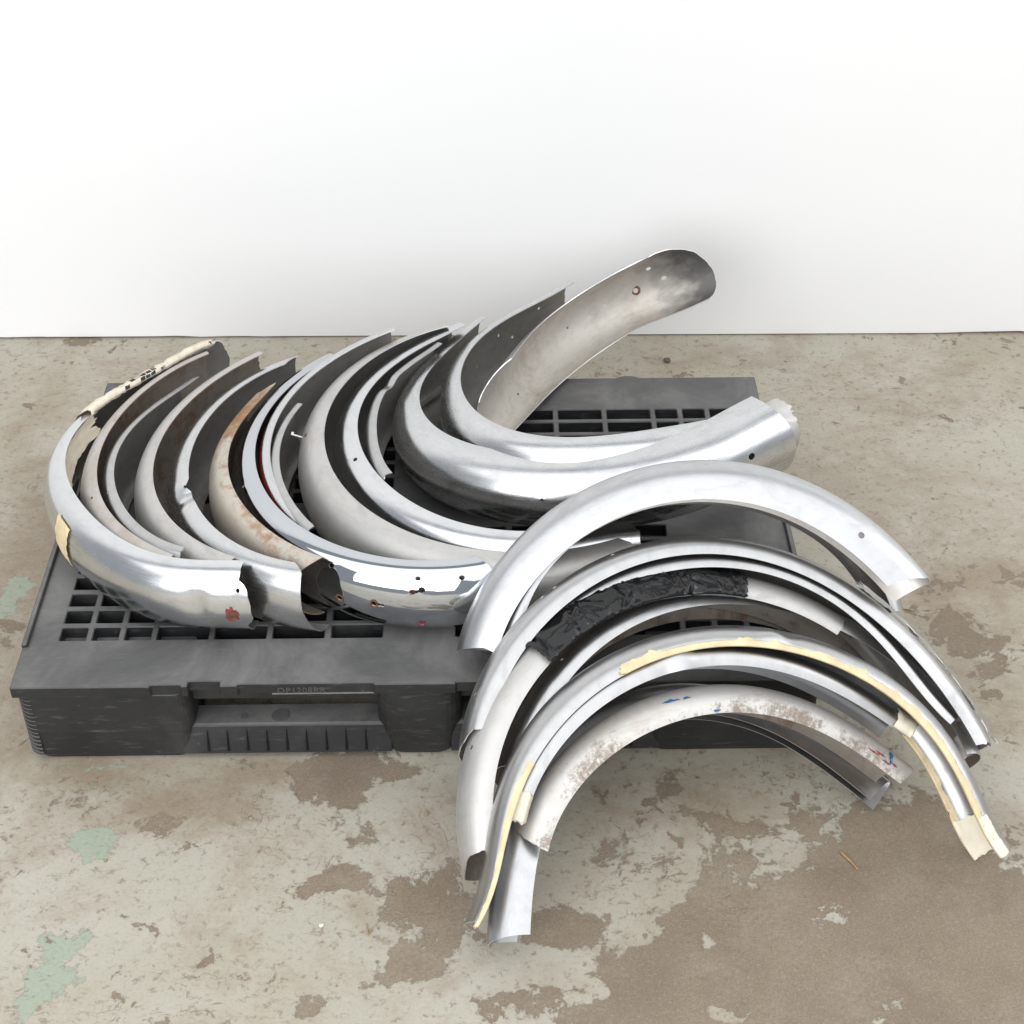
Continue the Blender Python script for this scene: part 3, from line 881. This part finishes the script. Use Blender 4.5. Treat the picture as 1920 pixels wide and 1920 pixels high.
DATA = {
 'A1': {'c': [0.3378, 0.4403, 0.2875], 'n': [-0.0331, 0.0132, 0.9994], 't': [1.9436, 4.7298], 'k': [0.3162, -0.0328, -0.064, 0.2665, 0.1075, -0.4654, -0.0412, 0.2243]},
 'A2': {'c': [0.4015, 0.4287, 0.2961], 'n': [-0.0485, 0.0004, 0.9988], 't': [2.1728, 4.1793], 'k': [0.3264, 0.0079, 0.0, -0.022, 0.0004, 0.0128]},
 'A3': {'c': [0.4083, 0.4174, 0.2881], 'n': [-0.0353, 0.0403, 0.9986], 't': [2.2924, 4.1605], 'k': [0.3055, -0.0006, -0.011, 0.0258, 0.0117, -0.0302]},
 'A4': {'c': [0.492, 0.4199, 0.2992], 'n': [-0.0618, 0.0003, 0.9981], 't': [2.148, 4.1816], 'k': [0.3263, 0.009, -0.0031, -0.0178, 0.0037, 0.0055]},
 'A5': {'c': [0.5369, 0.4159, 0.2918], 'n': [-0.0411, 0.0097, 0.9991], 't': [2.195, 4.343], 'k': [0.3146, 0.0064, 0.013, -0.0136, -0.0131, 0.005]},
 'A6': {'c': [0.6088, 0.4264, 0.2902], 'n': [-0.0268, 0.0056, 0.9996], 't': [2.5284, 4.2286], 'k': [0.3242, -0.0042, -0.0129, 0.0217, 0.0136, -0.0192]},
 'A7': {'c': [0.6415, 0.4464, 0.2889], 'n': [-0.0299, -0.0033, 0.9995], 't': [2.2571, 4.8587], 'k': [0.3166, 0.0027, 0.0018, 0.0006, -0.0018, -0.0059]},
 'A8': {'c': [0.6849, 0.448, 0.3046], 'n': [-0.0731, -0.0174, 0.9972], 't': [2.0151, 3.8749], 'k': [0.3353, 0.0024, -0.0043, -0.0027, 0.0046, -0.0009]},
 'A9': {'c': [0.6948, 0.4219, 0.2952], 'n': [-0.0364, -0.0016, 0.9993], 't': [2.7526, 3.8233], 'k': [0.327, -0.0027, 0.0002, 0.0034]},
 'A10': {'c': [0.7653, 0.4803, 0.2864], 'n': [-0.011, -0.005, 0.9999], 't': [1.9751, 5.141], 'k': [0.3301, 0.0028, 0.0024, -0.0099, -0.0025, 0.0072]},
 'A11': {'c': [0.7989, 0.5036, 0.2865], 'n': [-0.0256, 0.0034, 0.9997], 't': [2.003, 5.1077], 'k': [0.309, -0.0044, 0.0251, 0.0597, -0.1116, -0.1303, 0.0939, 0.0729]},
 'A12': {'c': [0.8447, 0.4912, 0.2923], 'n': [-0.0265, 0.0157, 0.9995], 't': [2.3066, 3.5933], 'k': [0.326, -0.0062, -0.0104, 0.0279, 0.0104, -0.0225]},
 'A13': {'c': [0.8406, 0.6038, 0.2975], 'n': [-0.1021, 0.0564, 0.9932], 't': [2.11, 5.8885], 'k': [0.2474, -0.0433, 0.0312, 0.2706, -0.0671, -0.3718, 0.0868, 0.17]},
 'A14': {'c': [0.9106, 0.6194, 0.3171], 'n': [-0.0952, 0.0877, 0.9916], 't': [1.7059, 5.6405], 'k': [0.2608, 0.0275, -0.0698, -0.2164, 0.0726, 0.3729, 0.0473, -0.1935]},
 'B10': {'c': [1.0372, -0.3175, 0.0092], 'n': [0.2855, -0.4427, 0.85], 't': [-3.0441, -5.6165], 'k': [0.3005, -0.0078, -0.0497, 0.0092, 0.0446]},
 'B9': {'c': [1.0521, -0.3425, -0.0044], 'n': [0.239, -0.681, 0.6922], 't': [2.7005, 0.7039], 'k': [0.3135, -0.0074, -0.0014, -0.0028, 0.0021, 0.0175]},
 'B8': {'c': [1.0491, -0.3205, 0.0425], 'n': [0.19, -0.6695, 0.7181], 't': [2.7546, 0.7424], 'k': [0.3313, -0.0106, -0.005, 0.0049, 0.0054, 0.0122]},
 'B7': {'c': [1.0573, -0.342, 0.0708], 'n': [0.1459, -0.6035, 0.7839], 't': [-3.1013, -6.0967], 'k': [0.3542, -0.0022, -0.0038, 0.0298, 0.0536, -0.0453, -0.2079, 0.0127, 0.1691]},
 'B6': {'c': [1.0786, -0.2421, 0.0736], 'n': [0.17, -0.5419, 0.823], 't': [2.8372, 0.3971], 'k': [0.349, -0.0169, 0.0049, 0.0517, -0.0055, -0.0336]},
 'B5': {'c': [1.0276, -0.2187, 0.0996], 'n': [0.1939, -0.5882, 0.7852], 't': [-3.0392, -5.3253], 'k': [0.3239, -0.0053, 0.0044, 0.0073, -0.0023]},
 'B4': {'c': [1.034, -0.2062, 0.1199], 'n': [0.1194, -0.5572, 0.8217], 't': [2.8397, 0.335], 'k': [0.3435, 0.0052, -0.0084, -0.0313, -0.0193, 0.0041, 0.0311, 0.0301]},
 'B3': {'c': [1.0416, -0.2099, 0.1236], 'n': [0.1194, -0.5572, 0.8217], 't': [2.8461, 0.2316], 'k': [0.3623, -0.0185, -0.0314, 0.0251, 0.054, 0.0028, -0.0223]},
 'B2': {'c': [1.0417, -0.0239, 0.1154], 'n': [0.201, -0.6983, 0.687], 't': [2.75, 0.4827], 'k': [0.32, 0.0006, 0.043, -0.0002, -0.0427]},
 'B1': {'c': [1.0198, -0.0791, 0.1532], 'n': [-0.02, -0.7498, 0.6614], 't': [2.8184, 0.635], 'k': [0.3221, -0.0005, -0.0019, -0.0072, 0.0021, 0.0098]},
 'A15': {'c': [1.0138, 0.6506, 0.4565], 'n': [-0.4594, 0.3322, 0.8238], 't': [1.6, 3.3], 'k': [0.3183, -0.0578, 0.0085, 0.0671], 'skew': [[0.0, 0.0411], [0.143, 0.0118], [0.286, 0.0124], [0.429, 0.0194], [0.571, 0.0234], [0.714, 0.0289], [0.857, 0.0542], [1.0, 0.06]]},
}
# profile of each fender sheet: width between rims, depth of the crown and so on
PROF = {
 'A1': dict(ex=.85, w=0.120, d=.046, du=[(0, .034), (.3, .04), (.6, .046), (1, .05)], dents=[(.922, .43, .016, .034, .006, 0), (.922, .43, .005, .034, -.002, 0)]),
 'A2': dict(ex=.85, w=0.115, d=.036),
 'A3': dict(ex=.6, w=0.110, d=.026),
 'A4': dict(ex=.85, w=0.115, d=.040),
 'A5': dict(ex=.85, w=0.120, d=.042, dents=[(.592, .04, .034, .055, .013, 1), (.606, .24, .020, .060, .007, 1)]),
 'A6': dict(ex=.85, w=0.115, d=.038),
 'A7': dict(ex=.85, w=0.120, d=.046),
 'A8': dict(ex=.6, w=0.100, d=.026),
 'A9': dict(ex=.6, w=0.100, d=.022),
 'A10': dict(ex=.85, w=0.120, d=.050, du=[(0, .030), (.2, .044), (.6, .052), (1, .05)]),
 'A11': dict(ex=.85, w=0.110, d=.046),
 'A12': dict(ex=.6, w=0.100, d=.024, dents=[(.36, .05, .02, .03, .008, 0)]),
 'A13': dict(ex=.85, w=.14, d=.066, du=[(0, .04), (.2, .048), (.5, .066), (.85, .072), (1, .078)], wu=[(0, .10), (.3, .115), (.7, .125), (1, .15)]),
 'A14': dict(bend=[(0, 0), (.68, 0), (.84, -.012), (1, -.028)], lift=[(0, 0), (.70, 0), (.80, -.008), (.9, -.020), (1, -.030)], w=.12, d=.050, du=[(0, .05), (.3, .040), (.6, .048), (.85, .05), (1, .048)], wu=[(0, .12), (.75, .12), (1, .095)]),
 'A15': dict(w=.118, d=.046, wu=[(0, .130), (.12, .118), (1, .115)], du=[(0, .054), (.15, .046), (1, .044)]),
 'B10': dict(ex=.85, w=.06, d=.050, wu=[(0, .062), (.45, .045), (.75, .022), (1, .018)]),
 'B9': dict(ex=.85, w=0.080, d=.040),
 'B8': dict(ex=.6, w=0.090, d=.034, dents=[(.47, .12, .030, .045, -.006, 0), (.445, .02, .02, .02, .005, 0)]),
 'B7': dict(ex=.85, w=0.085, d=.036, du=[(0, .012), (.1, .022), (.28, .036), (1, .036)], dents=[(.585, .18, .022, .022, -.005, 0), (.60, .28, .02, .018, .004, 0)]),
 'B6': dict(ex=.6, w=0.088, d=.034),
 'B5': dict(ex=.85, w=0.090, d=.042),
 'B4': dict(ex=.6, w=0.085, d=.028),
 'B3': dict(ex=.6, w=0.090, d=.036),
 'B2': dict(ex=.85, w=0.080, d=.032),
 'B1': dict(ex=.85, w=.085, d=.060, wu=[(0, .088), (.5, .078), (1, .056)]),
}

LYING, LEAN = 'fenders lying nested on the pallet deck', 'fenders leaning in a stack on the pallet front'
A_, E_ = {}, {}
for key, dd in DATA.items():
    pr = dict(PROF[key])
    if 'skew' in dd: pr['skew'] = dd['skew']
    A_[key] = Arc(dd['c'], dd['n'], dd['t'], dd['k'], **pr)

def fender(key, outer, inner, edge, label, group, **kw):
    o = make_fender(A_[key], [M[outer], M[inner], M[edge]], label, group, seed=len(E_), **kw)
    E_[key] = o
    return o

# ---- lying on the deck, left to right
fender('A1', 'bright', 'inside_pale', 'edge', 'polished outermost left fender with yellow tape, printed paper on its rim and a torn end', LYING,
       start=((0, .0), (.25, .018), (.5, .028), (.75, .018), (1, 0)),
       end=((0, 0), (.20, -.002), (.25, .008), (.40, .012), (.58, .014), (.64, .005), (1, .006)), ragged=(.0004, .0007),
       holes=((.9965, .294, .0038),))
fender('A2', 'dull_rusty', 'inside_rust', 'edge_rust', 'dull rust-stained fender directly inside the polished outermost left one', LYING,
       start=((0, 0), (.5, .004), (1, .0)), ragged=(.001, .001), holes=((.6707, .11, .003),))
fender('A3', 'satin', 'inside', 'edge', 'narrow light grey fender with a small rusty hole, third from the left', LYING,
       start=((0, 0), (.12, -.03), (1, -.02)), ragged=(.0005, .0005), holes=((.6307, .11, .003),))
fender('A4', 'dull', 'inside_rust', 'edge_rust', 'dull grey fender with brown inner face between the narrow one and the creased one', LYING,
       start=((0, 0), (.5, .006), (1, .0)), ragged=(.0006, .0008))
fender('A5', 'bright2', 'inside', 'edge', 'light silver fender with a deep crease in its rim and a smooth flared front end', LYING,
       start=((0, .0), (.12, .030), (.5, .03), (1, .02)), end=((0, -.006), (.06, .006), (.12, .010), (.5, .012), (1, .034)), holes=((.564, .05, .003),))
fender('A6', 'rusty', 'inside_rust', 'edge_rust', 'shorter fender covered in orange rust stains, right behind the flared silver end', LYING,
       start=((0, -.0), (.08, -.03), (.5, -.05), (1, -.05)), end=((0, 0), (.1, -.008), (.3, -.028), (.5, -.036), (.8, -.030), (1, -.01)), ragged=(.0006, .0), holes=((.43, .40, .0035),))
fender('A7', 'chrome', 'steel', 'edge', 'mirror chrome fender with drilled holes at its wide front end', LYING,
       end=((0, 0), (.12, .014), (.3, .024), (.5, .02), (.7, .016), (1, .02)), NV=34,
       holes=((.7464, .218, .0044), (.8976, .195, .0036), (.8890, .325, .0036), (.9040, .300, .0048), (.9688, .202, .004), (.8264, .471, .0045), (.8400, .475, .0028), (.7664, .496, .0048), (.4638, .176, .003), (.8998, .672, .005)))
fender('A8', 'red', 'inside', 'edge', 'thin silver fender rim with dark red paint inside the chrome one', LYING, ragged=(.0004, .0004))
fender('A9', 'satin', 'inside', 'edge', 'short thin silver fender tucked between the red painted one and a wide dull one', LYING, ragged=(.0004, .0008))
fender('A10', 'dull', 'inside', 'edge', 'wide dull grey fender with one protruding bolt, mid pallet', LYING,
       start=((0, 0), (.5, .008), (1, 0)), end=((0, 0), (.1, .014), (.5, .02), (1, .0)), ragged=(.0004, .0012), holes=())
fender('A11', 'bright', 'inside', 'edge', 'satin bright fender with one hole near its rim, inside the wide dull one', LYING,
       end=((0, 0), (.12, .012), (.5, .016), (1, .02)), ragged=(.0004, .0010), holes=((.4727, .10, .0042),))
fender('A12', 'satin', 'inside', 'edge', 'thin kinked silver fender nested beside the big bright ones', LYING, ragged=(.001, .001))
fender('A13', 'bright2', 'inside', 'edge', 'big bright fender sweeping to a wide flared end with one hole, right of the row', LYING,
       start=((0, 0), (.3, .02), (1, 0)), end=((0, 0), (.1, .003), (.2, .007), (.35, .012), (.5, .014), (.8, .01), (1, .0)), NV=36,
       holes=((.9443, .403, .0055), (.644, .395, .0026)))
fender('A14', 'bright2', 'inside', 'edge', 'bright fender nested inside the big flared one, its crumpled grey end showing', LYING,
       start=((0, 0), (.3, .012), (.6, .012), (1, 0)), end=((0, .006), (.2, .022), (.5, .036), (.8, .03), (1, .01)), ragged=(.0004, .0012), NV=32,
       holes=((.1346, .462, .0028), (.105, .56, .0028), (.2, .62, .003), (.039, .403, .0025)))
fender('A15', 'satin', 'inside_soot', 'edge', 'upturned fender at the back showing its stained inner face against the white wall', LYING,
       start=((0, .0), (.15, .022), (.35, .045), (.6, .052), (.85, .048), (1, .04)), end=((0, -.09), (.12, -.06), (.3, -.02), (.6, 0), (1, .0)), ragged=(.0005, .0008), NV=32,
       holes=((.09, .487, .0048), (.039, .319, .0034), (.0212, .487, .0034), (.05, .672, .0036), (.177, .471, .0036), (.2236, .471, .002), (.3015, .454, .0022), (.648, .647, .0028)))

# ---- leaning on the pallet, from the floor upward
fender('B10', 'satin2', 'steel', 'edge', 'innermost leaning fender, bare steel within, its bright left foot on the floor', LEAN,
       start=((0, 0), (.5, .012), (1, .0)), end=((0, .0), (.5, .012), (1, .016)))
fender('B9', 'patina', 'inside_rust', 'edge_rust', 'pitted whitish fender with brown blotches and blue paint marks, second innermost', LEAN,
       start=((0, 0), (.4, -.012), (1, -.02)), end=((0, 0), (.3, .01), (.6, .012), (1, 0)), ragged=(.0006, .0006))
fender('B8', 'satin', 'steel', 'edge', 'brushed grey fender with a hammered dent at its top and tape on both ends', LEAN,
       start=((0, 0), (1, -.01)))
fender('B7', 'satin', 'steel', 'edge', 'long satin fender edged all along with yellowed masking tape', LEAN,
       start=((0, 0), (.5, .008), (1, .0)), end=((0, 0), (.5, .01), (1, .0)))
fender('B6', 'satin', 'inside_rust', 'edge', 'smooth grey fender under the black-wrapped one, its brown inside showing', LEAN,
       start=((0, 0), (.4, .006), (1, .02)), end=((0, 0), (.4, .012), (.8, .02), (1, .02)), holes=((.19, .22, .0026),))
fender('B5', 'dull', 'inside_rust', 'edge', 'dull grey fender wrapped with black plastic film across its top', LEAN,
       start=((0, 0), (.2, .004), (.3, .006), (.5, .03), (1, .04)), end=((0, 0), (.28, .002), (.3, .03), (.5, .034), (1, .03)), ragged=(.0006, .0006), holes=((.1702, .345, .0032),))
fender('B4', 'satin', 'inside', 'edge', 'grey fender with a bright rim, nested right under the topmost leaning stack piece', LEAN,
       start=((0, 0), (1, .0)), end=((0, 0), (.3, .004), (.6, .02), (1, .03)))
fender('B3', 'satin', 'inside_pale', 'edge', 'grey fender with several drilled holes and a torn right side, top of the leaning stack', LEAN,
       start=((0, 0), (.18, .004), (.3, .016), (.5, .03), (1, .04)), end=((0, 0), (.4, .006), (1, .01)), ragged=(.0006, .001),
       holes=((.2147, .311, .0034), (.237, .286, .0038), (.3326, .252, .0030), (.0457, .303, .0038)))
fender('B2', 'satin2', 'inside', 'edge', 'bright fender tucked under the uppermost arch, its pale red-streaked end showing', LEAN,
       start=((0, 0), (.3, .004), (1, .0)), end=((0, 0), (1, .006)))
fender('B1', 'satin2', 'inside_pale', 'edge', 'uppermost bright satin fender arching over the whole pile, with one round hole', LEAN,
       start=((0, 0), (.08, -.004), (.3, .006), (.45, .012), (.55, .012), (1, .0)), end=((0, 0), (.15, .012), (.3, .024), (.6, .036), (1, .03)), NV=34,
       holes=((.8932, .14, .0048), (.8175, .429, .0028)))

# ---- parts carried by single fenders
a, o = A_['A1'], E_['A1']
path_patch('printed_paper', a, (.005, .325), [(.42, .0014), (.25, .0032), (.06, .005), (.0, .006), (.0, -.004), (.06, -.005), (.24, -.004)], M['news'], o, NU=120, wr=.0030, wscale=55, seed=2, jag=.006)
path_patch('printed_paper', a, (.315, .52), [(.0, -.003), (.05, -.014), (.12, -.030), (.20, -.042)], M['news'], o, NU=50, wr=.0022, wscale=60, seed=3, jag=.005)
path_patch('masking_tape', a, (.605, .655), [(.24, .0018), (.38, .0022), (.62, .0024)], M['tape'], o, NU=18, wr=.0014, wscale=70, seed=5, jag=.0012)
patch_disc('red_paint_blotch', a, .9799, .529, .0105, .0115, M['redpaint'], o, .0007, 4, 10, .3)
washer('rusted_washer', a, .9799, .535, .0090, .0026, .0016, M['rustiron'], o, off=.001, jit=.12, seed=3)
a, o = A_['A8'], E_['A8']
path_patch('bare_rim_band', a, (.0, 1.0), [(.13, .0006), (.1, .0008), (.05, .0008), (.0, .0008), (.0, -.0022), (.05, -.0024)], M['bright2'], o, NU=110, wr=.0, jag=.0004)
a, o = A_['A10'], E_['A10']
p, nr = on_sheet(a, .3526, .36)
def bolt(p, nr, parent):
    bm = bmesh.new()
    bmesh.ops.create_cone(bm, cap_ends=True, segments=12, radius1=.0022, radius2=.0022, depth=.016)
    bmesh.ops.translate(bm, vec=(0, 0, .008), verts=bm.verts)
    r = bmesh.ops.create_cone(bm, cap_ends=True, segments=6, radius1=.0058, radius2=.0054, depth=.004)
    bmesh.ops.translate(bm, vec=(0, 0, .017), verts=r['verts'])
    o = bm_obj('bolt', bm, M['zinc'])
    o.matrix_world = Matrix.Translation(p) @ nr.to_track_quat('Z', 'Y').to_matrix().to_4x4()
    return keep_parent(o, parent)
bolt(p, nr, o)
washer('rust_spot', a, .372, .22, .0036, .0005, .0008, M['rustiron'], o, jit=.2, seed=8)
a, o = A_['A7'], E_['A7']
for hu, hs, r in ((.8264, .471, .007), (.7664, .496, .0075)):
    washer('rust_ring', a, hu, hs, r, .0042, .0006, M['rustiron'], o, jit=.15, seed=int(hu * 100))
for hu, hs, r in ((.889, .325, .0048), (.8998, .672, .0068)):
    washer('red_paint_ring', a, hu, hs, r, .0038, .0006, M['redpaint'], o, jit=.25, seed=int(hu * 100))
a, o = A_['A15'], E_['A15']
washer('rust_ring', a, .09, .487, .0095, .0048, -.0008, M['rustiron'], o, off=-.0022, jit=.08, seed=2)

a, o = A_['B5'], E_['B5']
path_patch('black_plastic_wrap', a, (.365, .800), [(.70, .003), (.5, .004), (.3, .004), (.12, .005), (.0, .006), (.0, -.003), (.10, -.004)], M['wrap'], o, NU=260, wr=.0046, wscale=44, seed=6, jag=.0012, crumple=True, NVp=52)
a, o = A_['B9'], E_['B9']
for i, (u, s, ru, rs) in enumerate(((.420, .235, .008, .0022), (.432, .222, .006, .0016), (.458, .215, .005, .0018), (.515, .02, .006, .0012), (.953, .215, .0035, .0065), (.955, .12, .0018, .004))):
    patch_disc('blue_paint_mark', a, u, s, ru, rs, M['bluepaint'], o, .0008, 30 + i, 10, .45)
for i, (u, s, ru, rs) in enumerate(((.905, .10, .009, .0012), (.925, .13, .007, .0014), (.945, .085, .006, .0012), (.965, .12, .005, .0016))):
    patch_disc('red_paint_scratch', a, u, s, ru, rs, M['redpaint'], o, .0008, 40 + i, 10, .5)
a, o = A_['B7'], E_['B7']
tp = [(.066, .0010), (.04, .0020), (.0, .0026), (.0, -.0022), (.06, -.0022)]
path_patch('masking_tape', a, (.372, .985), tp, M['tape'], o, NU=150, wr=.0010, wscale=70, seed=7, jag=.0046)
path_patch('masking_tape', a, (-.005, .205), [(.08, .0012), (.04, .0024), (.0, .0026), (.0, -.0022), (.08, -.0022)], M['tape'], o, NU=70, wr=.0012, wscale=70, seed=8, jag=.0018)
path_patch('masking_tape', a, (.78, .985), [(.90, .0012), (.95, .0022), (1.0, .0026), (1.0, -.0022), (.93, -.0022)], M['tape'], o, NU=60, wr=.0010, wscale=70, seed=9, jag=.0018)
path_patch('masking_tape', a, (.950, 1.006), [(.12, .002), (.0, .0028), (.0, -.003), (.25, -.0032), (.5, -.0034), (.75, -.0032), (1.0, -.003), (1.0, .0028), (.88, .002)], M['tape_pale'], o, NU=24, wr=.0016, wscale=60, seed=10, jag=.0012, NVp=36)
a, o = A_['B8'], E_['B8']
path_patch('masking_tape', a, (.965, 1.012), [(.45, .0014), (.2, .0022), (.0, .0026), (.0, -.0024), (.3, -.003), (.6, -.003)], M['tape_pale'], o, NU=20, wr=.0022, wscale=60, seed=11, jag=.003)
path_patch('masking_tape', a, (-.006, .052), [(.40, .0014), (.2, .0022), (.0, .0026), (.0, -.0024), (.2, -.003)], M['tape_pale'], o, NU=20, wr=.0010, wscale=60, seed=12, jag=.002)

a, o = A_['A14'], E_['A14']
path_patch('crumpled_end', a, (.97, 1.038), [(.0, .0012), (.25, .0016), (.5, .0018), (.75, .0016), (1.0, .0012)], M['dull'], o, NU=34, wr=.0022, wscale=38, seed=21, jag=.002, crumple=True, NVp=44)
a, o = A_['B3'], E_['B3']
path_patch('torn_flange', a, (.71, 1.0), [(.30, .002), (.42, .010), (.55, .016)], M['satin'], o, NU=90, wr=.0030, wscale=24, seed=22, jag=.004)

# ---- loose bits on the floor
def straw(loc, length, rz, r, label):
    bm = bmesh.new()
    n = 9
    rings = []
    for i in range(n):
        t = i / (n - 1)
        x = (t - .5) * length
        y = math.sin(t * 2.3) * length * .06
        rr = r * (.5 + math.sin(math.pi * min(1, t * 1.2 + .05)) * .6)
        rings.append([bm.verts.new((x, y + rr * math.cos(q * math.pi / 3), r + .3 * rr * math.sin(q * math.pi / 3) + .0004)) for q in range(6)])
    for A, B in zip(rings, rings[1:]):
        for q in range(6): bm.faces.new((A[q], A[(q + 1) % 6], B[(q + 1) % 6], B[q]))
    bm.faces.new(rings[0][::-1]); bm.faces.new(rings[-1])
    o = bm_obj('straw', bm, M['straw'], smooth=True)
    o.location = loc; o.rotation_euler = (0, 0, rz)
    return tag(o, label, 'straw')
straw((1.217, -.209, 0), .040, R_(-62), .0022, 'short brown straw sliver on the bare floor at lower right')
straw((1.411, .325, 0), .042, R_(-20), .0013, 'thin pale straw on the floor beside the upper arch end')
straw((.535, -.318, 0), .020, R_(95), .0011, 'tiny yellow straw fragment on the painted floor at lower left')
def chip(loc, r, label, mat, seed):
    bm = bmesh.new()
    bmesh.ops.create_icosphere(bm, subdivisions=2, radius=r)
    rng = random.Random(seed)
    for v in bm.verts:
        v.co *= rng.uniform(.75, 1.2); v.co.z *= .45
    mz = min(v.co.z for v in bm.verts)
    for v in bm.verts: v.co.z -= mz
    o = bm_obj('grit_chip', bm, mat)
    o.location = loc
    return tag(o, label, 'chip')
chip((1.072, 1.096, 0), .008, 'dark flat chip on the floor behind the pallet near the wall', M['stone'], 2)
chip((.47, -.31, 0), .0035, 'tiny pale chip on the floor at lower left', M['tape_pale'], 4)
